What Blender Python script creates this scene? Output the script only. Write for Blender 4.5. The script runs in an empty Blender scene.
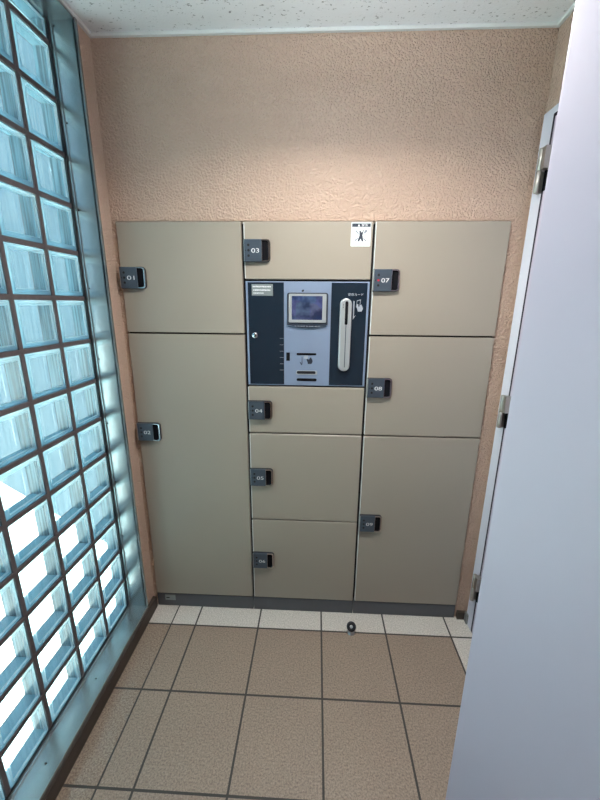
import bpy, bmesh, math, random
from mathutils import Vector, Matrix, Euler

random.seed(7)
SC = bpy.context.scene
COL = SC.collection
PI = math.pi

# ------------------------------------------------------------------ materials
def new_mat(name):
    m = bpy.data.materials.new(name)
    m.use_nodes = True
    nt = m.node_tree
    for n in list(nt.nodes):
        nt.nodes.remove(n)
    out = nt.nodes.new('ShaderNodeOutputMaterial')
    return m, nt, out

def N(nt, t, **kw):
    n = nt.nodes.new('ShaderNode' + t)
    for k, v in kw.items():
        if k in n.inputs.keys():
            n.inputs[k].default_value = v
        else:
            setattr(n, k, v)
    return n

def rgb(c):
    return (c[0], c[1], c[2], 1.0)

def simple(name, col, rough=0.5, metal=0.0, spec=0.5, noise=0.0, nscale=40.0, bump=0.0, bscale=200.0, coat=0.0):
    m, nt, out = new_mat(name)
    p = N(nt, 'BsdfPrincipled', Roughness=rough, Metallic=metal)
    p.inputs['Specular IOR Level'].default_value = spec
    p.inputs['Coat Weight'].default_value = coat
    p.inputs['Base Color'].default_value = rgb(col)
    tc = N(nt, 'TexCoord')
    if noise:
        nz = N(nt, 'TexNoise', Scale=nscale, Detail=4.0)
        nt.links.new(tc.outputs['Object'], nz.inputs['Vector'])
        mx = N(nt, 'MixRGB')
        mx.inputs[1].default_value = rgb([c * (1 - noise) for c in col])
        mx.inputs[2].default_value = rgb([min(1, c * (1 + noise)) for c in col])
        nt.links.new(nz.outputs['Fac'], mx.inputs[0])
        nt.links.new(mx.outputs[0], p.inputs['Base Color'])
    if bump:
        nb = N(nt, 'TexNoise', Scale=bscale, Detail=3.0)
        nt.links.new(tc.outputs['Object'], nb.inputs['Vector'])
        b = N(nt, 'Bump', Strength=bump, Distance=0.002)
        nt.links.new(nb.outputs['Fac'], b.inputs['Height'])
        nt.links.new(b.outputs[0], p.inputs['Normal'])
    nt.links.new(p.outputs[0], out.inputs[0])
    return m

def mat_stucco():
    m, nt, out = new_mat('peach_stucco')
    tc = N(nt, 'TexCoord')
    p = N(nt, 'BsdfPrincipled', Roughness=0.36)
    p.inputs['Specular IOR Level'].default_value = 0.45
    n1 = N(nt, 'TexNoise', Scale=5.0, Detail=3.0)
    nt.links.new(tc.outputs['Object'], n1.inputs['Vector'])
    mx = N(nt, 'MixRGB')
    mx.inputs[1].default_value = (0.60, 0.43, 0.33, 1)
    mx.inputs[2].default_value = (0.67, 0.485, 0.375, 1)
    nt.links.new(n1.outputs['Fac'], mx.inputs[0])
    nt.links.new(mx.outputs[0], p.inputs['Base Color'])
    # rolled-on lumps of plaster
    nz = N(nt, 'TexNoise', Scale=140.0, Detail=2.0, Roughness=0.5, Distortion=0.15)
    nt.links.new(tc.outputs['Object'], nz.inputs['Vector'])
    cr = N(nt, 'ValToRGB')
    cr.color_ramp.elements[0].position = 0.40
    cr.color_ramp.elements[1].position = 0.66
    nt.links.new(nz.outputs['Fac'], cr.inputs[0])
    b = N(nt, 'Bump', Strength=0.9, Distance=0.006)
    nt.links.new(cr.outputs[0], b.inputs['Height'])
    nt.links.new(b.outputs[0], p.inputs['Normal'])
    nt.links.new(p.outputs[0], out.inputs[0])
    return m

def mat_ceiling():
    m, nt, out = new_mat('acoustic_board')
    tc = N(nt, 'TexCoord')
    p = N(nt, 'BsdfPrincipled', Roughness=0.85)
    mp = N(nt, 'Mapping')
    mp.inputs['Scale'].default_value = (1.0, 1.7, 1.0)
    nt.links.new(tc.outputs['Object'], mp.inputs[0])
    nz = N(nt, 'TexNoise', Scale=70.0, Detail=3.0, Roughness=0.6)
    nt.links.new(mp.outputs[0], nz.inputs['Vector'])
    cr = N(nt, 'ValToRGB')
    e = cr.color_ramp.elements
    e[0].position, e[0].color = 0.30, (0.30, 0.30, 0.30, 1)
    e[1].position, e[1].color = 0.385, (0.84, 0.85, 0.86, 1)
    nt.links.new(nz.outputs['Fac'], cr.inputs[0])
    nt.links.new(cr.outputs[0], p.inputs['Base Color'])
    n2 = N(nt, 'TexNoise', Scale=170.0, Detail=2.0)
    nt.links.new(tc.outputs['Object'], n2.inputs['Vector'])
    b = N(nt, 'Bump', Strength=0.3, Distance=0.003)
    nt.links.new(n2.outputs['Fac'], b.inputs['Height'])
    nt.links.new(b.outputs[0], p.inputs['Normal'])
    nt.links.new(p.outputs[0], out.inputs[0])
    return m

def mat_floor():
    """Speckled stoneware tiles 300 mm with grout; the narrow tiles by the window are polished."""
    m, nt, out = new_mat('floor_tiles')
    L = nt.links.new
    tc = N(nt, 'TexCoord')
    sx = N(nt, 'SeparateXYZ')
    L(tc.outputs['Object'], sx.inputs[0])
    def math_(op, a, b=None):
        n = N(nt, 'Math', operation=op)
        for i, v in enumerate((a, b)):
            if v is None: continue
            if isinstance(v, (int, float)): n.inputs[i].default_value = v
            else: L(v, n.inputs[i])
        return n.outputs[0]
    def line(coord, off, pitch, half):
        t = math_('DIVIDE', math_('SUBTRACT', coord, off), pitch)
        t = math_('ADD', t, 0.5)
        f = math_('FRACT', math_('ADD', t, 20.0))
        d = math_('MULTIPLY', math_('ABSOLUTE', math_('SUBTRACT', f, 0.5)), pitch)
        return math_('LESS_THAN', d, half)
    X, Y = sx.outputs['X'], sx.outputs['Y']
    gx = line(X, 0.2285, 0.3028, 0.0038)
    # no pitch line left of the border joint
    gx = math_('MULTIPLY', gx, math_('GREATER_THAN', X, 0.15))
    ga = math_('LESS_THAN', math_('ABSOLUTE', math_('SUBTRACT', X, 0.1103)), 0.0032)
    gy = line(Y, -0.1062, 0.3060, 0.0038)
    g = math_('MAXIMUM', math_('MAXIMUM', gx, ga), gy)
    # tile body
    n1 = N(nt, 'TexNoise', Scale=170.0, Detail=5.0, Roughness=0.75)
    L(tc.outputs['Object'], n1.inputs['Vector'])
    cr = N(nt, 'ValToRGB')
    e = cr.color_ramp.elements
    e[0].position, e[0].color = 0.33, (0.18, 0.132, 0.10, 1)
    e[1].position, e[1].color = 0.66, (0.48, 0.38, 0.30, 1)
    L(n1.outputs['Fac'], cr.inputs[0])
    n2 = N(nt, 'TexNoise', Scale=6.0, Detail=2.0)
    L(tc.outputs['Object'], n2.inputs['Vector'])
    v = N(nt, 'MixRGB', blend_type='MULTIPLY')
    v.inputs[0].default_value = 1.0
    cr2 = N(nt, 'ValToRGB')
    cr2.color_ramp.elements[0].color = (0.86, 0.86, 0.86, 1)
    cr2.color_ramp.elements[1].color = (1.0, 0.99, 0.97, 1)
    L(n2.outputs['Fac'], cr2.inputs[0])
    L(cr.outputs[0], v.inputs[1]); L(cr2.outputs[0], v.inputs[2])
    # cut tiles of a paler, greyer batch along the lockers and at the right wall
    pale = math_('MAXIMUM', math_('GREATER_THAN', Y, -0.1062), math_('GREATER_THAN', X, 1.4397))
    crp = N(nt, 'ValToRGB')
    e = crp.color_ramp.elements
    e[0].position, e[0].color = 0.33, (0.40, 0.37, 0.32, 1)
    e[1].position, e[1].color = 0.66, (0.82, 0.77, 0.70, 1)
    L(n1.outputs['Fac'], crp.inputs[0])
    mp_ = N(nt, 'MixRGB')
    L(pale, mp_.inputs[0]); L(v.outputs[0], mp_.inputs[1]); L(crp.outputs[0], mp_.inputs[2])
    mx = N(nt, 'MixRGB')
    mx.inputs[2].default_value = (0.06, 0.055, 0.05, 1)
    L(g, mx.inputs[0]); L(mp_.outputs[0], mx.inputs[1])
    p = N(nt, 'BsdfPrincipled')
    L(mx.outputs[0], p.inputs['Base Color'])
    border = math_('LESS_THAN', X, 0.1103)
    r = math_('SUBTRACT', 0.42, math_('MULTIPLY', border, 0.34))
    r = math_('MAXIMUM', r, math_('MULTIPLY', g, 0.8))
    L(r, p.inputs['Roughness'])
    h = math_('SUBTRACT', math_('MULTIPLY', n1.outputs['Fac'], math_('SUBTRACT', 0.12, math_('MULTIPLY', border, 0.11))), g)
    b = N(nt, 'Bump', Strength=0.5, Distance=0.002)
    L(h, b.inputs['Height']); L(b.outputs[0], p.inputs['Normal'])
    L(p.outputs[0], out.inputs[0])
    return m

def mat_pane(name, tint, dark, spec_rough=0.04, ribs=True, haze=0.2):
    """Thin wall of a hollow glass block: tinted see-through with a mirror coat; the
    pressed vertical flutes of the glass show as fine bands."""
    m, nt, out = new_mat(name)
    L = nt.links.new
    tc = N(nt, 'TexCoord')
    tr = N(nt, 'BsdfTransparent')
    tr.inputs[0].default_value = rgb(tint)
    gl = N(nt, 'BsdfGlossy', Roughness=spec_rough)
    fr = N(nt, 'Fresnel')
    ge = N(nt, 'NewGeometry')
    io = N(nt, 'MapRange')
    io.inputs['To Min'].default_value = 1.45
    io.inputs['To Max'].default_value = 1 / 1.45       # thin wall: same mirror from both of its faces
    L(ge.outputs['Backfacing'], io.inputs['Value']); L(io.outputs[0], fr.inputs['IOR'])
    if ribs:
        w = N(nt, 'TexNoise', Scale=1.0, Detail=2.0)
        mp = N(nt, 'Mapping')
        mp.inputs['Scale'].default_value = (20.0, 95.0, 3.0)
        L(tc.outputs['Object'], mp.inputs[0]); L(mp.outputs[0], w.inputs['Vector'])
        cr = N(nt, 'ValToRGB')
        e = cr.color_ramp.elements
        e[0].position, e[0].color = 0.36, rgb(dark)
        e[1].position, e[1].color = 0.62, rgb(tint)
        L(w.outputs['Fac'], cr.inputs[0]); L(cr.outputs[0], tr.inputs[0])
        b = N(nt, 'Bump', Strength=0.35, Distance=0.002)
        L(w.outputs['Fac'], b.inputs['Height'])
        L(b.outputs[0], gl.inputs['Normal'])
    tl = N(nt, 'BsdfTranslucent')
    tl.inputs[0].default_value = (0.72, 0.90, 0.97, 1)
    m1 = N(nt, 'MixShader')
    m1.inputs[0].default_value = haze
    L(tr.outputs[0], m1.inputs[1]); L(tl.outputs[0], m1.inputs[2])
    mx = N(nt, 'MixShader')
    L(fr.outputs[0], mx.inputs[0]); L(m1.outputs[0], mx.inputs[1]); L(gl.outputs[0], mx.inputs[2])
    L(mx.outputs[0], out.inputs[0])
    return m

def mat_block_side():
    """Inner side walls of a block: fluted teal glass backed by mortar."""
    m, nt, out = new_mat('block_side_glass')
    L = nt.links.new
    tc = N(nt, 'TexCoord')
    mp = N(nt, 'Mapping')
    mp.inputs['Scale'].default_value = (160.0, 160.0, 4.0)
    L(tc.outputs['Object'], mp.inputs[0])
    w = N(nt, 'TexNoise', Scale=1.0, Detail=2.0)
    L(mp.outputs[0], w.inputs['Vector'])
    cr = N(nt, 'ValToRGB')
    e = cr.color_ramp.elements
    e[0].position, e[0].color = 0.38, (0.04, 0.10, 0.13, 1)
    e[1].position, e[1].color = 0.64, (0.17, 0.34, 0.42, 1)
    L(w.outputs['Fac'], cr.inputs[0])
    p = N(nt, 'BsdfPrincipled', Roughness=0.2)
    p.inputs['Specular IOR Level'].default_value = 0.8
    L(cr.outputs[0], p.inputs['Base Color'])
    tl = N(nt, 'BsdfTranslucent')
    tl.inputs[0].default_value = (0.35, 0.62, 0.70, 1)
    mx = N(nt, 'MixShader')
    mx.inputs[0].default_value = 0.12
    L(p.outputs[0], mx.inputs[1]); L(tl.outputs[0], mx.inputs[2])
    L(mx.outputs[0], out.inputs[0])
    return m

def mat_aluminium():
    m, nt, out = new_mat('aluminium')
    L = nt.links.new
    tc = N(nt, 'TexCoord')
    p = N(nt, 'BsdfPrincipled', Metallic=0.8, Roughness=0.26)
    n1 = N(nt, 'TexNoise', Scale=9.0, Detail=3.0)
    L(tc.outputs['Object'], n1.inputs['Vector'])
    mx = N(nt, 'MixRGB')
    mx.inputs[1].default_value = (0.30, 0.33, 0.34, 1)
    mx.inputs[2].default_value = (0.46, 0.50, 0.51, 1)
    L(n1.outputs['Fac'], mx.inputs[0]); L(mx.outputs[0], p.inputs['Base Color'])
    L(p.outputs[0], out.inputs[0])
    return m

def mat_screen():
    m, nt, out = new_mat('lit_screen')
    L = nt.links.new
    tc = N(nt, 'TexCoord')
    n1 = N(nt, 'TexNoise', Scale=26.0, Detail=2.5)
    L(tc.outputs['Object'], n1.inputs['Vector'])
    ck = N(nt, 'TexVoronoi', Scale=22.0, distance='CHEBYCHEV')
    L(tc.outputs['Object'], ck.inputs['Vector'])
    cr = N(nt, 'ValToRGB')
    e = cr.color_ramp.elements
    e[0].position, e[0].color = 0.38, (0.018, 0.03, 0.09, 1)
    e[1].position, e[1].color = 0.62, (0.10, 0.145, 0.27, 1)
    L(n1.outputs['Fac'], cr.inputs[0])
    mx = N(nt, 'MixRGB', blend_type='MULTIPLY')
    mx.inputs[0].default_value = 0.35
    L(cr.outputs[0], mx.inputs[1]); L(ck.outputs['Color'], mx.inputs[2])
    p = N(nt, 'BsdfPrincipled', Roughness=0.15)
    p.inputs['Base Color'].default_value = (0.01, 0.012, 0.02, 1)
    L(mx.outputs[0], p.inputs['Emission Color'])
    p.inputs['Emission Strength'].default_value = 0.55
    L(p.outputs[0], out.inputs[0])
    return m

M = {}
M['stucco'] = mat_stucco()
M['ceiling'] = mat_ceiling()
M['floor'] = mat_floor()
M['alu'] = mat_aluminium()
M['pane'] = mat_pane('block_pane', (0.80, 0.91, 0.945), (0.60, 0.76, 0.82), haze=0.05)
M['bevel'] = mat_pane('block_rim', (0.48, 0.78, 0.86), (0.45, 0.7, 0.8), 0.12, ribs=False, haze=0.26)
M['edge'] = mat_pane('block_highlight_line', (0.9, 0.97, 1.0), (0.9, 0.97, 1.0), 0.1, ribs=False, haze=0.6)  # white line painted as the highlight around each front pane
M['side'] = mat_block_side()
M['sill_glass'] = simple('block_floor_glass', (0.16, 0.33, 0.41), 0.25, spec=0.8)
M['mortar'] = simple('mortar', (0.10, 0.083, 0.085), 0.9, noise=0.25, nscale=60, bump=0.3)
M['seal'] = simple('black_sealant', (0.012, 0.012, 0.013), 0.6)
M['locker'] = simple('locker_paint', (0.345, 0.305, 0.25), 0.30, spec=0.5, noise=0.02, nscale=2.5, bump=0.03, bscale=240)
M['carcass'] = simple('locker_carcass', (0.006, 0.006, 0.006), 0.7)
M['plinth'] = simple('plinth_paint', (0.085, 0.09, 0.10), 0.45)
M['lockbody'] = simple('dark_plastic', (0.018, 0.02, 0.026), 0.4)
M['lockplate'] = simple('blue_grey_plate', (0.075, 0.10, 0.13), 0.32, metal=0.35)
M['recess'] = simple('black_recess', (0.003, 0.003, 0.005), 0.7, spec=0.15)
M['chrome'] = simple('chrome', (0.78, 0.79, 0.82), 0.16, metal=1.0)
M['white'] = simple('white_print', (0.80, 0.82, 0.84), 0.5)
M['dotblack'] = simple('black_print', (0.008, 0.008, 0.01), 0.5)
M['red'] = simple('red_indicator', (0.45, 0.02, 0.05), 0.35)
M['navy'] = simple('navy_gloss_panel', (0.012, 0.022, 0.036), 0.13, spec=0.6, coat=0.2)
M['silver'] = simple('silver_blue_panel', (0.25, 0.32, 0.45), 0.38, metal=0.25)
M['steel'] = simple('satin_steel', (0.55, 0.57, 0.58), 0.3, metal=0.9)
M['reader'] = simple('silver_plastic', (0.42, 0.45, 0.46), 0.32, metal=0.3)
M['bezel'] = simple('dark_bezel', (0.03, 0.04, 0.06), 0.3)
M['screen'] = mat_screen()
M['nameplate'] = simple('grey_nameplate', (0.27, 0.31, 0.31), 0.4, metal=0.4)
M['iconlight'] = simple('pale_icon', (0.36, 0.40, 0.46), 0.5)
M['sticker'] = simple('white_sticker', (0.74, 0.82, 0.82), 0.45)
M['stickgrey'] = simple('grey_print', (0.22, 0.25, 0.29), 0.5)
M['door'] = simple('lilac_steel_paint', (0.515, 0.45, 0.535), 0.42, noise=0.03, nscale=3, bump=0.03, bscale=180)
M['frame'] = simple('white_frame_paint', (0.70, 0.70, 0.78), 0.4)
M['gapdark'] = simple('dark_gap', (0.02, 0.015, 0.03), 0.8)
M['brass'] = simple('hinge_steel', (0.46, 0.44, 0.40), 0.36, metal=0.9)
M['base'] = simple('brown_skirting', (0.052, 0.038, 0.03), 0.5, noise=0.2, nscale=20)
M['greybase'] = simple('grey_skirting', (0.20, 0.20, 0.19), 0.5, noise=0.15, nscale=80)
M['rubber'] = simple('black_rubber', (0.012, 0.013, 0.018), 0.35)
M['trim'] = simple('white_trim', (0.74, 0.76, 0.74), 0.45)
M['concrete'] = simple('pale_paving', (0.62, 0.60, 0.57), 0.8, noise=0.08, nscale=1.5)
M['outwall'] = simple('slate_blue_cladding', (0.045, 0.095, 0.13), 0.7, noise=0.25, nscale=2)

# ------------------------------------------------------------------ mesh builder
class MB:
    def __init__(self, *mats):
        self.bm = bmesh.new()
        self.mats = list(mats)
    def mi(self, m):
        if m is None: return 0
        if m not in self.mats: self.mats.append(m)
        return self.mats.index(m)
    def _tag(self, faces, m):
        i = self.mi(m)
        for f in faces: f.material_index = i
    def box(self, x0, x1, y0, y1, z0, z1, m=None, bev=0.0, seg=2):
        r = bmesh.ops.create_cube(self.bm, size=1.0)
        vs = r['verts']
        for v in vs:
            v.co = Vector(((x0 + x1) / 2 + v.co.x * (x1 - x0), (y0 + y1) / 2 + v.co.y * (y1 - y0), (z0 + z1) / 2 + v.co.z * (z1 - z0)))
        fs = list({f for v in vs for f in v.link_faces})
        self._tag(fs, m)
        if bev > 0:
            es = list({e for v in vs for e in v.link_edges})
            rb = bmesh.ops.bevel(self.bm, geom=es, offset=bev, segments=seg, profile=0.7, affect='EDGES')
            self._tag(rb['faces'], m)
        return self
    def prism(self, pts, y0, y1, m=None, bev=0.0, seg=2):
        """outline pts (x, z), extruded from y0 (front, towards -y) to y1."""
        bm = self.bm
        if y0 > y1: y0, y1 = y1, y0
        a = [bm.verts.new((x, y0, z)) for x, z in pts]
        b = [bm.verts.new((x, y1, z)) for x, z in pts]
        n = len(pts)
        fs = [bm.faces.new(a), bm.faces.new(b[::-1])]
        for i in range(n):
            fs.append(bm.faces.new((a[i], b[i], b[(i + 1) % n], a[(i + 1) % n])))
        bmesh.ops.recalc_face_normals(bm, faces=fs)
        self._tag(fs, m)
        if bev > 0:
            es = list(fs[0].edges)
            rb = bmesh.ops.bevel(bm, geom=es, offset=bev, segments=seg, profile=0.6, affect='EDGES')
            self._tag(rb['faces'], m)
        return self
    def ring(self, outer, inner, y0, y1, m=None):
        bm = self.bm
        n = len(outer)
        V = [[bm.verts.new((x, y, z)) for x, z in pts] for pts, y in ((outer, y0), (inner, y0), (inner, y1), (outer, y1))]
        fs = []
        for k in range(4):
            A, B = V[k], V[(k + 1) % 4]
            for i in range(n):
                j = (i + 1) % n
                fs.append(bm.faces.new((A[i], A[j], B[j], B[i])))
        bmesh.ops.recalc_face_normals(bm, faces=fs)
        self._tag(fs, m)
        return self
    def lathe(self, prof, mat4, seg=24, m=None):
        """prof: (r, h) pairs, spun about local z then placed by mat4."""
        bm = self.bm
        rings = []
        for r, h in prof:
            if r < 1e-6:
                rings.append([bm.verts.new(mat4 @ Vector((0, 0, h)))])
            else:
                rings.append([bm.verts.new(mat4 @ Vector((r * math.cos(2 * PI * i / seg), r * math.sin(2 * PI * i / seg), h))) for i in range(seg)])
        fs = []
        for A, B in zip(rings, rings[1:]):
            for i in range(seg):
                j = (i + 1) % seg
                if len(A) == 1: fs.append(bm.faces.new((A[0], B[j], B[i])))
                elif len(B) == 1: fs.append(bm.faces.new((A[i], A[j], B[0])))
                else: fs.append(bm.faces.new((A[i], A[j], B[j], B[i])))
        bmesh.ops.recalc_face_normals(bm, faces=fs)
        self._tag(fs, m)
        for f in fs: f.smooth = True
        return self
    def disc(self, x, z, y, r, m=None, th=0.0006, seg=16):
        return self.prism([(x + r * math.cos(2 * PI * i / seg), z + r * math.sin(2 * PI * i / seg)) for i in range(seg)], y - th, y, m)
    def text(self, s, x, z, y, h, m=None, sx=1.0, width=None, th=0.0004):
        """flat raised lettering on a face looking towards -y, centred on (x, z)."""
        cu = bpy.data.curves.new('lettering', 'FONT')
        cu.body = s
        cu.size = 1.0
        cu.align_x, cu.align_y = 'LEFT', 'BOTTOM_BASELINE'
        cu.extrude = 0.0
        ob = bpy.data.objects.new('lettering', cu)
        COL.objects.link(ob)
        dg = bpy.context.evaluated_depsgraph_get()
        dg.update()
        me = bpy.data.meshes.new_from_object(ob.evaluated_get(dg))
        bpy.data.objects.remove(ob); bpy.data.curves.remove(cu)
        if len(me.vertices):
            xs = [v.co.x for v in me.vertices]; ys = [v.co.y for v in me.vertices]
            w, hh = max(xs) - min(xs), max(ys) - min(ys)
            k = h / max(hh, 1e-6)
            kx = k * sx if width is None else width / max(w, 1e-6)
            mx, my = (max(xs) + min(xs)) / 2, (max(ys) + min(ys)) / 2
            vs = [self.bm.verts.new((x + (v.co.x - mx) * kx, y - th, z + (v.co.y - my) * k)) for v in me.vertices]
            fs = []
            for p in me.polygons:
                try: fs.append(self.bm.faces.new([vs[i] for i in p.vertices]))
                except ValueError: pass
            self._tag(fs, m)
        bpy.data.meshes.remove(me)
        return self
    def build(self, name, parent=None, smooth=False, normals=True):
        me = bpy.data.meshes.new(name)
        if normals and False:
            bmesh.ops.recalc_face_normals(self.bm, faces=self.bm.faces)
        if smooth:
            for f in self.bm.faces: f.smooth = True
        off = Vector((0, 0, 0))
        q = parent
        while q is not None:
            off += q.location
            q = q.parent
        bmesh.ops.translate(self.bm, verts=self.bm.verts, vec=-off)
        self.bm.to_mesh(me); self.bm.free()
        for m in self.mats: me.materials.append(m)
        o = bpy.data.objects.new(name, me)
        COL.objects.link(o)
        o.parent = parent
        return o

def thing(name, label, cat, loc, group=None):
    o = bpy.data.objects.new(name, None)
    o.empty_display_size = 0.1
    COL.objects.link(o)
    o.location = loc
    o['label'] = label; o['category'] = cat
    if group: o['group'] = group
    return o

def setting(o, label=None, cat=None):
    o['kind'] = 'structure'
    if label: o['label'] = label
    if cat: o['category'] = cat
    return o

def rrect(x0, x1, z0, z1, r, seg=5, corners=(1, 1, 1, 1)):
    """outline, corners in the order bottom-right, top-right, top-left, bottom-left"""
    pts = []
    for (cx, cz, a0, on) in ((x1, z0, -90, corners[0]), (x1, z1, 0, corners[1]), (x0, z1, 90, corners[2]), (x0, z0, 180, corners[3])):
        rr = r if on else 0.0004
        ox = cx - rr if cx == x1 else cx + rr
        oz = cz + rr if cz == z0 else cz - rr
        for i in range(seg + 1):
            a = math.radians(a0 + 90 * i / seg)
            pts.append((ox + rr * math.cos(a), oz + rr * math.sin(a)))
    return pts

# ------------------------------------------------------------------ room sizes (metres)
XL, XR = -0.02, 1.56            # faces of the side walls
ZC = 2.392                      # ceiling
YB = 0.012                      # face of the back wall; locker fronts stand at y = 0
YF = -3.0                       # wall behind the camera
C = [0.0, 0.4932, 0.9925, 1.4931]   # locker column edges
H = 1.80

# floor, ceiling
setting(MB(M['floor']).box(-0.165, 1.70, YF - 0.1, 0.75, -0.12, 0.0).build('floor'), 'beige speckled square stone floor tiles with dark grout', 'floor')
setting(MB(M['ceiling']).box(-0.25, 1.70, YF - 0.1, 0.75, ZC, ZC + 0.12).build('ceiling'), 'white speckled acoustic board ceiling', 'ceiling')

# back wall with the recess the lockers are built into
w = MB(M['stucco'])
w.box(-0.165, 1.70, YB, 0.70, H + 0.004, ZC)
w.box(-0.165, -0.003, YB, 0.70, 0, H + 0.004)
w.box(1.4965, 1.70, YB, 0.70, 0, H + 0.004)
w.box(-0.003, 1.4965, 0.62, 0.70, 0, H + 0.004)
setting(w.build('wall_back'), 'peach textured plaster wall above the lockers', 'wall')

# left wall around the glass block window
WY0, WY1 = -0.080, -1.685        # window opening along y
ZS, ZH = 0.08, 2.376            # sill top and head underside
w = MB(M['stucco'])
w.box(-0.165, XL, WY0, YB, 0, ZC)
w.box(-0.165, XL, YF, WY1, 0, ZC)
w.box(-0.165, XL, WY1, WY0, 0, ZS - 0.018)
w.box(-0.165, XL, WY1, WY0, ZH + 0.012, ZC)
setting(w.build('wall_left'), 'narrow strip of peach plaster beside the glass block window', 'wall')

# right wall with two doorways
D1 = (-0.012, -0.99, 2.128)     # closed door: far jamb, near jamb, head
D2 = (-1.70, -2.62, 2.10)       # open doorway of the leaf beside the camera
w = MB(M['stucco'])
w.box(XR, 1.70, D1[0], YB, 0, ZC)
w.box(XR, 1.70, D2[0], D1[1], 0, ZC)
w.box(XR, 1.70, YF, D2[1], 0, ZC)
w.box(XR, 1.70, D1[1], D1[0], D1[2], ZC)
w.box(XR, 1.70, D2[1], D2[0], D2[2], ZC)
setting(w.build('wall_right'), 'peach plaster wall over and around the doors', 'wall')

# wall behind the camera
w = MB(M['stucco'])
w.box(-0.25, 1.70, YF - 0.1, YF, 0, ZC)
setting(w.build('wall_front'))

# unseen closed shell added behind the open doorway to keep daylight out
w = MB(M['stucco'])
w.box(2.70, 2.80, YF - 0.1, -1.20, 0, ZC)
w.box(1.70, 2.80, -1.30, -1.20, 0, ZC)
w.box(1.70, 2.80, YF - 0.1, YF, 0, ZC)
w.box(1.70, 2.80, YF - 0.1, -1.20, ZC, ZC + 0.1)
w.box(1.70, 2.80, YF - 0.1, -1.20, -0.12, 0)
setting(w.build('wall_light_baffle'))

# trims: white bead under the ceiling, skirtings
setting(MB(M['trim']).box(XL, XR, YB - 0.012, YB, ZC - 0.010, ZC, bev=0.002).build('trim_1'), 'thin white bead between back wall and ceiling', 'trim')
setting(MB(M['trim']).box(XL, XL + 0.012, YF, YB - 0.012, ZC - 0.010, ZC, bev=0.002).build('trim_2'), 'thin white bead along the left edge of the ceiling', 'trim')
setting(MB(M['trim']).box(XR - 0.012, XR, YF, YB - 0.012, ZC - 0.010, ZC, bev=0.002).build('trim_3'), 'thin white bead along the right edge of the ceiling', 'trim')
setting(MB(M['base']).box(XL, 0.0, YF, -0.002, 0, 0.060, bev=0.002).build('baseboard_left'), 'dark brown skirting under the window sill', 'baseboard')
setting(MB(M['base']).box(1.503, 1.548, -0.006, YB, 0, 0.040, bev=0.002).build('baseboard_back'), 'short dark brown skirting piece right of the lockers', 'baseboard')
setting(MB(M['greybase']).box(1.535, XR, -0.033, -0.008, 0, 0.055, bev=0.002).build('baseboard_right'), 'small grey skirting block at the foot of the door frame', 'baseboard')

# ------------------------------------------------------------------ glass block window
XG = -0.100                     # inner faces of the blocks
DEP = 0.058
win = bpy.data.objects.new('window_1', None); COL.objects.link(win)
win.location = (XG, (WY0 + WY1) / 2, ZS)
setting(win, 'tall window of bluish glass blocks in an aluminium frame', 'window')
f = MB(M['alu'])
f.box(-0.16, -0.013, WY0 - 0.006, WY0, ZS - 0.018, ZH + 0.012, bev=0.0015)      # far jamb
f.box(-0.16, -0.013, WY1, WY1 + 0.006, ZS - 0.018, ZH + 0.012, bev=0.0015)      # near jamb
f.box(-0.16, -0.013, WY1, WY0, ZH, ZH + 0.012, bev=0.0015)                       # head
f.box(XG, XG + 0.012, WY0 - 0.011, WY0 - 0.006, ZS, ZH)                          # small rail beside the glass
f.box(-0.022, -0.010, WY0 - 0.006, WY0 + 0.006, ZS - 0.018, ZH + 0.012, bev=0.002)   # rounded nose of the jamb
for k in range(9):                                                                # screw heads
    f.lathe([(0, 0.0012), (0.003, 0.001), (0.0034, 0)], Matrix.Translation((-0.082, WY0 - 0.006, 0.2 + 0.27 * k)) @ Matrix.Rotation(PI / 2, 4, 'X'), 10, M['seal'])
f.build('window_frame', win)
s = MB(M['alu'])
s.box(-0.16, -0.006, WY1, WY0, ZS - 0.018, ZS, bev=0.003)
s.box(XG, XG + 0.012, WY1, WY0 - 0.011, ZS, ZS + 0.005)
for k in range(8):
    s.lathe([(0, 0.0012), (0.003, 0.001), (0.0034, 0)], Matrix.Translation((-0.05, WY0 - 0.09 - 0.27 * k, ZS)), 10, M['seal'])
s.build('window_sill', win)
g = MB(M['seal'])
g.box(XG - 0.02, XG + 0.004, WY0 - 0.018, WY0 - 0.0065, ZS + 0.0005, ZH - 0.001)
g.box(XG - 0.02, XG + 0.004, WY1 + 0.007, WY0 - 0.018, ZS + 0.0055, ZS + 0.010)
g.build('gasket', win)

PY, PZ, JT = 0.1765, 0.1595, 0.015
Y0 = -0.0855                    # joint centre at the far edge
NC, NR = 9, 15
yj = [Y0 - PY * i for i in range(NC + 1)]
zj = [0.2365 - PZ + PZ * j for j in range(NR + 1)]
mg = MB(M['mortar'])
for j in range(1, NR):
    mg.box(XG - DEP, XG + 0.001, yj[-1], Y0 - 0.0085, zj[j] - JT / 2, zj[j] + JT / 2)
for i in range(1, NC):
    mg.box(XG - DEP + 0.001, XG + 0.0005, yj[i] - JT / 2, yj[i] + JT / 2, ZS + 0.006, ZH)
mg.build('mortar_grid', win)

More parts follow.
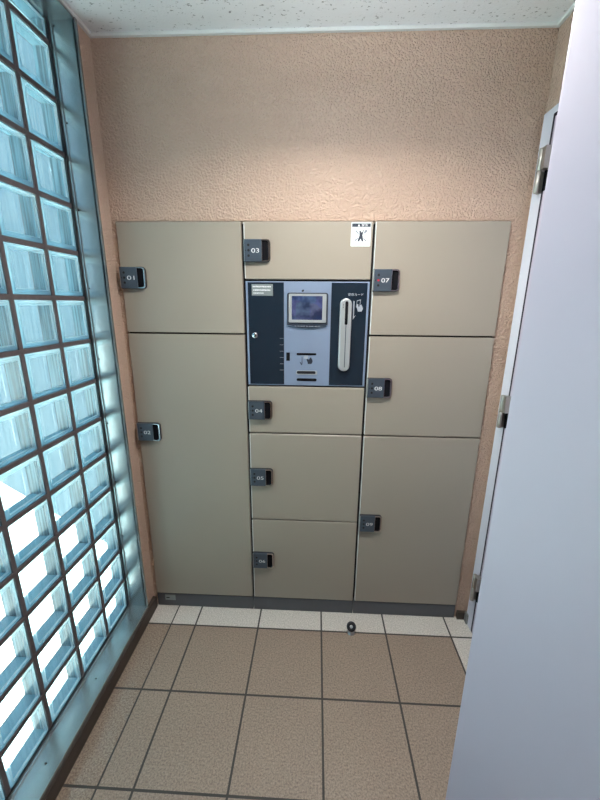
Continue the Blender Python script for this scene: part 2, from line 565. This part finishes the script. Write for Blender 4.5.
def block(mb, y0, y1, z0, z1):
    """Hollow block between y0<y1 and z0<z1: pressed rims, recessed panes, side walls."""
    bm = mb.bm
    def loop(x, ins):
        return [bm.verts.new((x, a, b)) for a, b in ((y0 + ins, z0 + ins), (y1 - ins, z0 + ins), (y1 - ins, z1 - ins), (y0 + ins, z1 - ins))]
    ins = min(0.017, (z1 - z0) * 0.2)
    xb = XG - DEP
    seq = [loop(XG - 0.004, 0.001), loop(XG + 0.001, 0.006), loop(XG + 0.001, ins - 0.0025), loop(XG - 0.004, ins)]
    bk = [loop(xb + 0.004, 0.001), loop(xb - 0.001, 0.006), loop(xb - 0.001, ins - 0.003), loop(xb + 0.004, ins)]
    def strip(A, B, m, flip=False):
        for k in range(4):
            q = (A[k], A[(k + 1) % 4], B[(k + 1) % 4], B[k])
            fc = bm.faces.new(q[::-1] if flip else q)
            fc.material_index = mb.mi(M['sill_glass'] if (m is M['side'] and k in (0, 2)) else m)
    for L, fl in ((seq, False), (bk, True)):
        for k, (a, b) in enumerate(zip(L, L[1:])): strip(a, b, M['pane'] if fl else (M['edge'] if k == 2 else M['bevel']), fl)
        fc = bm.faces.new(L[-1] if not fl else L[-1][::-1]); fc.material_index = mb.mi(M['pane'])
    strip(bk[0], seq[0], M['side'])

rest = MB(M['pane'], M['bevel'], M['side'])
for i in range(NC):
    for j in range(NR):
        y1, y0 = yj[i] - JT / 2 - (0.006 if i == 0 else 0), yj[i + 1] + JT / 2
        z0, z1 = zj[j] + JT / 2 + (0.005 if j == 0 else 0), min(zj[j + 1] - JT / 2, ZH - 0.002)
        if i < 6 and len([1]) and (i < 5 or j < 14):
            b = MB(M['pane'], M['bevel'], M['side'])
            block(b, y0, y1, z0, z1)
            b.build('glass_block', win)
        else:
            block(rest, y0, y1, z0, z1)
r = rest.build('glass_block_remainder', win)
r['kind'] = 'stuff'

# ------------------------------------------------------------------ lockers
CAMP = Vector((0.7835, -1.4886, 1.5009))
GAP = 0.0105

def lock(door, x0, zc, num, red=False):
    """number plate with indicator dots and a finger pull."""
    W, Hh = 0.101, 0.083
    x1, z0, z1 = x0 + W, zc - Hh / 2, zc + Hh / 2
    b = MB(M['lockbody'])
    b.prism(rrect(x0, x1, z0, z1, 0.013, 5, (1, 1, 0, 0)), -0.007, 0.001, M['lockbody'], bev=0.0015)
    # finger recess and its chrome lip
    b.prism(rrect(x0 + 0.070, x1 - 0.008, z0 + 0.006, z1 - 0.006, 0.008, 4, (1, 1, 0, 0)), -0.0076, -0.006, M['recess'])
    out = rrect(x0 + 0.069, x1 - 0.0015, z0 + 0.002, z1 - 0.002, 0.011, 5, (1, 1, 0, 0))
    inn = rrect(x0 + 0.070, x1 - 0.0065, z0 + 0.0055, z1 - 0.0055, 0.008, 5, (1, 1, 0, 0))
    b.ring(out, inn, -0.0125, -0.006, M['chrome'])
    # front plate
    b.box(x0 + 0.0015, x0 + 0.069, -0.0155, -0.005, z0 + 0.001, z1 - 0.001, M['lockplate'], bev=0.003)
    b.box(x0, x0 + 0.0035, -0.0150, -0.003, z0 + 0.003, z1 - 0.003, M['steel'], bev=0.001)
    for k, dz in enumerate((0.019, 0.0, -0.019)):
        b.disc(x0 + 0.0185, zc + dz, -0.0155, 0.0046, M['red'] if (red and k == 1) else M['dotblack'])
    b.text(num, x0 + 0.0445, zc - 0.0005, -0.0156, 0.0155, M['white'], width=0.030)
    b.box(x0 + 0.006, x0 + 0.009, -0.0158, -0.0150, zc - 0.002, zc + 0.002, M['dotblack'])
    return b.build('lock_plate', door)

def door_leaf(root, x0, x1, z0, z1):
    b = MB(M['locker']).box(x0, x1, 0.0, 0.020, z0, z1, bev=0.0042, seg=3)
    if x0 > 0.1:                                   # pale strip painting the window's highlight onto the left edge
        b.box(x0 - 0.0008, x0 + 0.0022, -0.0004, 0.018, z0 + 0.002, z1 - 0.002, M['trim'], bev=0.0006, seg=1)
    return b.build('door', root)

def carcass(root, x0, x1):
    b = MB(M['carcass'])
    b.box(x0 + 0.001, x1 - 0.001, 0.0215, 0.56, 0.078, H - 0.004)
    b.box(x0 + 0.001, x1 - 0.001, 0.004, 0.0215, H - 0.006, H - 0.0015, M['locker'])
    b.build('body', root)
    p = MB(M['plinth']).box(x0 + 0.0016, x1 - 0.0016, 0.004, 0.50, 0.001, 0.0745, bev=0.0015).build('plinth', root)
    return p

ZB, HG = 0.079, 0.0032          # bottom of the doors, half a gap
Lk = [None] * 3
Lk[0] = thing('coin_locker', 'left beige steel locker column with doors 01 and 02, beside the glass block window', 'locker', (0.2466, 0.28, 0), 'coin locker columns along the back wall')
Lk[1] = thing('coin_locker', 'middle beige steel locker column with the payment touchscreen and doors 03 to 06', 'locker', (0.7428, 0.28, 0), 'coin locker columns along the back wall')
Lk[2] = thing('coin_locker', 'right beige steel locker column with doors 07, 08 and 09, beside the white door', 'locker', (1.2428, 0.28, 0), 'coin locker columns along the back wall')
pl = [carcass(Lk[i], C[i], C[i + 1]) for i in range(3)]
# dark filler behind the upright gaps belongs to the bodies; doors leave GAP on their left
def door_in(i, z0, z1):
    x0 = C[i] + (0.002 if i == 0 else GAP / 2 + 0.001)
    x1 = C[i + 1] - (GAP / 2 - 0.001 if i < 2 else 0.001)
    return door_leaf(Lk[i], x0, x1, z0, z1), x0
D = {}
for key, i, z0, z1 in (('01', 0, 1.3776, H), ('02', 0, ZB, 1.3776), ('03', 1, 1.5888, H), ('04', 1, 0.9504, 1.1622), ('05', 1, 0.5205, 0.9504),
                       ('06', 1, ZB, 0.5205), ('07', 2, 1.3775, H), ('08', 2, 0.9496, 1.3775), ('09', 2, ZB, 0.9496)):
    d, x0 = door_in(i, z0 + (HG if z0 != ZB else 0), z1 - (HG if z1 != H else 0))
    zc = {'01': 1.594, '02': 0.947, '03': 1.6955, '04': 1.057, '05': 0.742, '06': 0.303, '07': 1.5895, '08': 1.164, '09': 0.524}[key]
    lock(d, x0 + (0.001 if i == 0 else 0.0), zc, key, key == '07')
    D[key] = d

# small metal plate on the left plinth
b = MB(M['nameplate'])
b.box(0.041, 0.094, 0.0025, 0.005, 0.035, 0.067, bev=0.0008)
b.box(0.047, 0.064, 0.0019, 0.003, 0.0475, 0.0525, M['dotblack'])
b.box(0.068, 0.088, 0.0021, 0.003, 0.0465, 0.0485, M['stickgrey'])
b.build('data_plate', pl[0])

# warning sticker on door 03
b = MB(M['sticker'])
sx0, sx1, sz0, sz1 = 0.9065, 0.9805, 1.712, 1.7965
b.prism(rrect(sx0, sx1, sz0, sz1, 0.003), -0.0006, 0.0005, M['sticker'])
b.box(sx0 + 0.003, sx1 - 0.002, -0.0009, -0.0005, sz1 - 0.0165, sz1 - 0.0045, M['bezel'])
b.prism([(0.9305, sz1 - 0.0145), (0.9395, sz1 - 0.0145), (0.935, sz1 - 0.0062)], -0.0012, -0.0008, M['white'])
b.text('警告', 0.9565, sz1 - 0.0105, -0.0010, 0.0085, M['white'], width=0.024)
b.text('使用禁止', 0.943, sz1 - 0.0215, -0.0007, 0.004, M['stickgrey'], width=0.030)
cx, cz = 0.9435, 1.7475
b.prism([(cx - 0.006, cz + 0.020), (cx - 0.001, cz + 0.020), (cx, cz + 0.014), (cx + 0.005, cz + 0.014), (cx + 0.007, cz + 0.021), (cx + 0.0105, cz + 0.022), (cx + 0.006, cz + 0.004), (cx + 0.0105, cz - 0.018),
         (cx + 0.0045, cz - 0.018), (cx, cz - 0.008), (cx - 0.006, cz - 0.018), (cx - 0.012, cz - 0.018), (cx - 0.005, cz + 0.002)], -0.0010, -0.0006, M['bezel'])
for ang, r0, r1, wd in ((135, .012, .028, .006), (42, .014, .030, .007), (50, .020, .031, .004), (215, .012, .026, .005), (-38, .012, .026, .005), (170, .012, .022, .002), (8, .011, .022, .002), (150, .014, .026, .0015), (20, .013, .020, .0015)):
    a = math.radians(ang); dx, dz = math.cos(a), math.sin(a)
    b.prism([(cx + dx * r0 - dz * wd / 4, cz + dz * r0 + dx * wd / 4), (cx + dx * r0 + dz * wd / 4, cz + dz * r0 - dx * wd / 4), (cx + dx * r1 + dz * wd / 2, cz + dz * r1 - dx * wd / 2), (cx + dx * r1 - dz * wd / 2, cz + dz * r1 + dx * wd / 2)], -0.0009, -0.0006, M['stickgrey'])
for k in range(6):
    b.box(sx0 + 0.008 + 0.010 * k, sx0 + 0.014 + 0.010 * k, -0.0008, -0.0005, sz0 + 0.008, sz0 + 0.0095, M['stickgrey'])
o = b.build('warning_sticker', D['03'])
o['label'] = 'white warning sticker with a black header and black figure'

# ---- payment terminal in the middle column
px0, px1, pz0, pz1 = C[1] + GAP / 2 + 0.001, C[2] - GAP / 2 + 0.001, 1.1622 + HG + 0.001, 1.5888 - HG - 0.001
pan = MB(M['silver'])
pan.box(px0, px1, 0.004, 0.0205, pz0, pz1, bev=0.002)
pan.box(px0 + 0.0085, 0.6515, 0.0030, 0.006, pz0 + 0.004, pz1 - 0.004, M['navy'], bev=0.0006)
pan.box(0.8395, px1 - 0.0085, 0.0030, 0.006, pz0 + 0.004, pz1 - 0.004, M['navy'], bev=0.0006)
for k in range(6):                                                         # fine scale marks
    pan.box(0.634, 0.650, 0.0027, 0.0031, 1.362 - 0.0262 * k, 1.363 - 0.0262 * k, M['iconlight'])
# emblem and wordmark over the screen
pan.prism([(0.7268 + 0.0048 * math.cos(t * PI / 8) + 0.0016 * math.sin(t * PI / 8), 1.5497 + 0.0044 * math.sin(t * PI / 8)) for t in range(16)], 0.0034, 0.0042, M['dotblack'])
pan.text('alpha', 0.7475, 1.5485, 0.0040, 0.0058, M['stickgrey'], width=0.022)
pan.text('レシート', 0.7425, 1.2425, 0.0040, 0.0055, M['stickgrey'], width=0.042)
pan.text('使用カード', 0.9345, 1.5365, 0.0028, 0.0105, M['iconlight'], width=0.060)
# hand-and-arrow symbol under the note slot
def hand(mb, hx, hz, k, y, m, mir=1):
    P = [(-0.010, 0.016), (-0.006, 0.017), (-0.004, 0.006), (-0.001, 0.004), (0.002, 0.012), (0.007, 0.015), (0.012, 0.006), (0.015, -0.002), (0.010, -0.014), (-0.006, -0.014), (-0.008, -0.004), (-0.012, 0.004)]
    mb.prism([(hx + a * k * mir, hz + c * k) for a, c in P], y - 0.0005, y, m)
hand(pan, 0.756, 1.272, 0.95, 0.0040, M['bezel'])
pan.box(0.7345, 0.7505, 0.0034, 0.0042, 1.279, 1.293, M['iconlight'])
pan.prism([(0.7225, 1.286), (0.7250, 1.286), (0.7250, 1.258), (0.7185, 1.267), (0.7170, 1.265), (0.7237, 1.252), (0.7275, 1.258), (0.7275, 1.289)], 0.0034, 0.0042, M['bezel'])
# same symbol in grey beside the card reader
hand(pan, 0.9515, 1.4850, 0.95, 0.0029, M['iconlight'])
pan.ring([(0.938, 1.488), (0.953, 1.488), (0.956, 1.518), (0.941, 1.514)], [(0.9393, 1.490), (0.9517, 1.490), (0.9543, 1.5155), (0.9422, 1.512)], 0.0025, 0.0031, M['iconlight'])
pan.prism([(0.9275, 1.513), (0.9315, 1.511), (0.9315, 1.452), (0.9395, 1.458), (0.9275, 1.440)], 0.0024, 0.0031, M['iconlight'])
panel = pan.build('control_panel', Lk[1])
panel['label'] = 'payment panel of silver-blue and glossy navy strips'

b = MB(M['bezel'])                                                          # screen surround with its bellied lower edge
arc = [(0.8273 - 0.1631 * t, 1.4175 - 0.0125 * math.sin(PI * t)) for t in [k / 14 for k in range(15)]]
top = [(0.6642, 1.535), (0.6675, 1.5405), (0.6735, 1.5424), (0.8180, 1.5424), (0.8240, 1.5405), (0.8273, 1.535)]
b.prism(arc + top, -0.004, 0.0045, M['bezel'], bev=0.002)
for k in range(9):
    b.box(0.695 + 0.0115 * k, 0.702 + 0.0115 * k + 0.002 * (k % 3), -0.0044, -0.0036, 1.4118, 1.4136, M['iconlight'])
b.ring(rrect(0.6715, 0.8205, 1.4270, 1.5375, 0.004), rrect(0.6835, 0.8050, 1.4376, 1.5295, 0.001), -0.0075, -0.003, M['reader'])
b.build('screen_bezel', panel)
b = MB(M['screen']).box(0.6835, 0.8050, -0.0048, -0.003, 1.4376, 1.5295)
o = b.build('screen', panel); o['label'] = 'dark blue lit touchscreen'

def capsule(xc, z0, z1, r, n=10):
    return [(xc + r * math.cos(a), z0 + r + r * math.sin(a)) for a in [PI + PI * k / n for k in range(n + 1)]] + \
           [(xc + r * math.cos(a), z1 - r + r * math.sin(a)) for a in [PI * k / n for k in range(n + 1)]]
b = MB(M['reader'])
b.prism(capsule(0.8975, 1.2330, 1.5220, 0.0235), -0.018, 0.0045, M['reader'], bev=0.008, seg=4)
b.prism(capsule(0.9000, 1.420, 1.511, 0.0058), -0.0186, -0.017, M['recess'])
b.box(0.8982, 0.9014, -0.0184, -0.017, 1.250, 1.424, M['lockplate'])
for dz in (0, 0.006, 0.012):
    b.disc(0.8868, 1.487 + dz, -0.0181, 0.0016, M['dotblack'])
o = b.build('card_reader', panel); o['label'] = 'upright silver card reader with a dark slot'

def slot(name, x0, x1, z0, z1, m_in, lip=None):
    b = MB(M['silver'])
    r_ = (z1 - z0) / 2
    b.prism(rrect(x0, x1, z0, z1, r_ * 0.9, 4), 0.0028, 0.0045, m_in)
    if lip: b.ring(rrect(x0 - 0.003, x1 + 0.007, z0 - 0.003, z1 + 0.002, r_, 4), rrect(x0, x1, z0, z1, r_ * 0.9, 4), 0.0012, 0.0045, lip)
    return b.build(name, panel)
slot('banknote_slot', 0.7035, 0.7850, 1.2950, 1.3035, M['recess'])
slot('receipt_slot', 0.7045, 0.7830, 1.2165, 1.2285, M['lockbody'], M['reader'])
slot('coin_slot', 0.7040, 0.7880, 1.1860, 1.1975, M['recess'])
MB(M['recess']).box(0.6605, 0.6755, 0.0025, 0.0045, 1.2705, 1.3050, bev=0.0006).build('sensor_window', panel)
b = MB(M['chrome'])
b.lathe([(0, 0.007), (0.0095, 0.007), (0.0118, 0.005), (0.0122, 0.0)], Matrix.Translation((0.5325, 0.0035, 1.3735)) @ Matrix.Rotation(PI / 2, 4, 'X'), 24)
b.prism([(0.5312, 1.3690), (0.5382, 1.3705), (0.5400, 1.3735), (0.5355, 1.3765), (0.5320, 1.3735)], -0.0039, -0.0034, M['dotblack'])
b.build('key_lock', panel)
b = MB(M['nameplate'])
b.box(0.5235, 0.6080, 0.0018, 0.0035, 1.5295, 1.5735, bev=0.0006)
rr = random.Random(3)
for zz, xa, xb, th in ((1.5640, 0.528, 0.602, 0.0062), (1.5510, 0.530, 0.598, 0.0052), (1.5395, 0.530, 0.574, 0.0048)):
    x = xa
    while x < xb - 0.003:
        wv = rr.uniform(0.0035, 0.006)
        b.box(x, min(x + wv, xb), 0.0012, 0.0020, zz - th / 2 * rr.uniform(.6, 1), zz + th / 2 * rr.uniform(.6, 1), M['white'])
        x += wv + rr.uniform(0.0006, 0.0016)
o = b.build('nameplate', panel); o['label'] = 'small grey plate with white print'

# ------------------------------------------------------------------ doors
# door 1: closed, in the right wall next to the lockers
d1 = bpy.data.objects.new('door_1', None); COL.objects.link(d1)
d1.location = (XR, (D1[0] + D1[1]) / 2, 0)
setting(d1, 'closed white steel door in the right wall with three flag hinges, beside the lockers', 'door')
XF = 1.543
f = MB(M['frame'])
f.box(XF, 1.66, -0.070, D1[0], 0, D1[2], bev=0.002)
f.box(XF, 1.66, D1[1], -0.920, 0, D1[2], bev=0.002)
f.box(XF, 1.66, -0.920, -0.070, D1[2] - 0.022, D1[2], bev=0.002)
f.build('door_frame', d1)
MB(M['gapdark']).box(XF + 0.0006, 1.66, -0.0805, -0.0705, 0.004, D1[2] - 0.023).box(XF + 0.0006, 1.66, -0.92, -0.0705, D1[2] - 0.0325, D1[2] - 0.0225).build('rebate_seal', d1)
MB(M['door']).box(XF, 1.585, -0.914, -0.0810, 0.006, D1[2] - 0.0335, bev=0.0025).build('door_leaf', d1)
for zt, zb in ((2.008, 1.872), (1.158, 1.024), (0.318, 0.180)):
    b = MB(M['brass'])
    zm = (zt + zb) / 2
    K = Matrix.Translation((1.526, -0.070, 0))
    for a, c in ((zb, zm - 0.0006), (zm + 0.0006, zt)):
        b.lathe([(0, a), (0.0075, a), (0.0092, a + 0.0015), (0.0092, c - 0.0015), (0.0075, c), (0, c)], K, 20)
    b.box(1.522, XF + 0.002, -0.098, -0.072, zm + 0.001, zt, bev=0.001)
    b.box(1.534, XF + 0.002, -0.070, -0.054, zb, zm - 0.001, bev=0.001)
    b.box(1.5415, XF + 0.0005, -0.096, -0.074, zb + 0.004, zm - 0.001, M['recess'])
    b.build('hinge', d1)

# door 2: leaf swung open beside the camera
HX, HY = 1.545, -1.655          # hinge line
EX, EY = 1.130, -0.850          # free edge
d2 = bpy.data.objects.new('door_2', None); COL.objects.link(d2)
d2.location = (HX, HY, 0)
setting(d2, 'large pale lilac steel door leaf standing open at the right', 'door')
u = Vector((EX - HX, EY - HY, 0)); Lw = u.length; u.normalize()
nrm = Vector((-u.y, u.x, 0))                       # side that faces the camera, or its back
if nrm.dot(CAMP - Vector((HX, HY, 0))) < 0: nrm = -nrm
b = MB(M['door'])
b.box(0, Lw, -0.042, 0, 0.008, 2.078, bev=0.0025)
T = Matrix(((u.x, nrm.x, 0, HX), (u.y, nrm.y, 0, HY), (0, 0, 1, 0), (0, 0, 0, 1)))
b.bm.transform(T)
if T.determinant() < 0:
    bmesh.ops.reverse_faces(b.bm, faces=b.bm.faces)
b.build('door_leaf', d2)
for z in (0.25, 1.05, 1.85):
    MB(M['brass']).lathe([(0, z - .065), (0.009, z - .065), (0.009, z + .065), (0, z + .065)], Matrix.Translation((HX - 0.006, HY - 0.02, 0)), 16).build('hinge', d2)
f = MB(M['frame'])
f.box(XF, 1.70, D2[0], D2[0] + 0.06, 0, D2[2] + 0.0, bev=0.002)
f.box(XF, 1.70, D2[1] - 0.06, D2[1], 0, D2[2] + 0.0, bev=0.002)
f.box(XF, 1.70, D2[1] - 0.06, D2[0] + 0.06, D2[2], D2[2] + 0.05, bev=0.002)
f.build('door_frame', d2)

# ------------------------------------------------------------------ floor stop
st = thing('door_stop', 'small black-capped steel door stop standing on the floor before the lockers', 'door stop', (0.974, -0.108, 0))
b = MB(M['steel'])
b.lathe([(0, 0.0), (0.0165, 0.0), (0.0165, 0.003), (0.0125, 0.005), (0.0115, 0.020), (0.0125, 0.030), (0, 0.031)], Matrix.Translation((0.974, -0.108, 0.0003)), 24)
b.build('post', st)
A = Matrix.Translation((0.974, -0.108, 0.036)) @ Euler((math.radians(48), 0, math.radians(-8))).to_matrix().to_4x4()
b = MB(M['rubber'])
b.lathe([(0, -0.010), (0.016, -0.010), (0.0205, -0.007), (0.022, 0.0), (0.0205, 0.007), (0.016, 0.0095), (0.008, 0.0095), (0.0075, 0.008), (0, 0.008)], A, 28)
cap = b.build('rubber_cap', st)
b = MB(M['steel'])
b.lathe([(0, 0.0105), (0.005, 0.0102), (0.0072, 0.009), (0.0072, 0.0078)], A, 20)
b.build('screw_head', cap)

# ------------------------------------------------------------------ outside
setting(MB(M['concrete']).box(-14, 14, -16, 14, -0.32, -0.14).build('ground_outside'), 'sunlit pale paving outside the window', 'ground')
b = MB(M['outwall'])
b.box(0, 6.0, -0.3, 0.0, -0.14, 4.6)
b.bm.transform(Matrix.Translation((-0.33, 0.47, 0)) @ Matrix.Rotation(math.atan2(0.48, -0.875), 4, 'Z'))
setting(b.build('wall_outside'), 'dark bluish outside wall seen through the glass blocks', 'wall')

# ------------------------------------------------------------------ light
W = bpy.data.worlds.new('sky'); SC.world = W
W.use_nodes = True
nt = W.node_tree
bg = nt.nodes['Background']
bg.inputs[0].default_value = (0.62, 0.82, 1.0, 1)
bg.inputs[1].default_value = 0.9
sun = bpy.data.lights.new('sun', 'SUN'); sun.energy = 24.0; sun.angle = math.radians(0.6); sun.color = (1.0, 0.93, 0.82)
so = bpy.data.objects.new('sun', sun); COL.objects.link(so)
so.location = (0.5, -1, 8)
so.rotation_euler = Vector((0.0, 0.12, -0.98)).to_track_quat('-Z', 'Y').to_euler()

# added fill light, down and up, with an unseen hanging housing over the lockers
LX, LY, LZ = 0.85, -0.60, 2.205
f = MB(M['trim'])
f.box(LX - 0.30, LX + 0.30, LY - 0.07, LY + 0.07, LZ, LZ + 0.03, bev=0.004)
for dx in (-0.22, 0.22):
    f.lathe([(0, LZ + 0.029), (0.006, LZ + 0.029), (0.006, ZC - 0.001), (0, ZC - 0.001)], Matrix.Translation((LX + dx, LY, 0)), 10)
setting(f.build('added_fill_housing'))
for nm, z, rx, en, sp, colr in (('added_fill_light', LZ - 0.004, 0.0, 8.5, 2.75, (1.0, 0.95, 0.89)), ('added_fill_light', LZ + 0.034, PI, 3.6, PI, (0.93, 0.96, 1.0))):
    fill = bpy.data.lights.new(nm, 'AREA'); fill.shape = 'RECTANGLE'; fill.size = 0.5; fill.size_y = 0.1
    fill.energy = en; fill.spread = sp; fill.color = colr
    to = bpy.data.objects.new(nm, fill); COL.objects.link(to); to.location = (LX, LY, z); to.rotation_euler = (rx, 0, 0)

def portal(name, loc, rot, sx, sy):
    l = bpy.data.lights.new(name, 'AREA'); l.shape = 'RECTANGLE'; l.size = sx; l.size_y = sy
    l.cycles.is_portal = True
    o = bpy.data.objects.new(name, l); COL.objects.link(o); o.location = loc; o.rotation_euler = rot
portal('window_portal', (-0.170, (WY0 + WY1) / 2, (ZS + ZH) / 2), (0, -PI / 2, 0), ZH - ZS, WY0 - WY1)

# ------------------------------------------------------------------ camera
cam = bpy.data.cameras.new('camera')
co = bpy.data.objects.new('camera', cam); COL.objects.link(co)
SC.camera = co
cam.sensor_fit = 'VERTICAL'; cam.sensor_height = 36.0
cam.lens = 362.2414 / 800 * 36.0
cam.clip_start = 0.02; cam.clip_end = 200
pitch, yaw, roll = 0.2604, 0.0432, 0.0083
R = Vector((math.cos(yaw), math.sin(yaw), 0)); Fh = Vector((-math.sin(yaw), math.cos(yaw), 0)); Z = Vector((0, 0, 1))
F = Fh * math.cos(pitch) - Z * math.sin(pitch)
U = Fh * math.sin(pitch) + Z * math.cos(pitch)
R2 = R * math.cos(roll) + U * math.sin(roll)
U2 = U * math.cos(roll) - R * math.sin(roll)
mw = Matrix(((R2.x, U2.x, -F.x, CAMP.x), (R2.y, U2.y, -F.y, CAMP.y), (R2.z, U2.z, -F.z, CAMP.z), (0, 0, 0, 1)))
co.matrix_world = mw

vs = SC.view_settings
vs.view_transform = 'Standard'; vs.look = 'None'; vs.gamma = 1.0; vs.use_curve_mapping = False
vs.exposure = 0.84
SC.cycles.use_denoising = True
SC.cycles.max_bounces = 12
SC.cycles.transparent_max_bounces = 24
SC.cycles.diffuse_bounces = 6
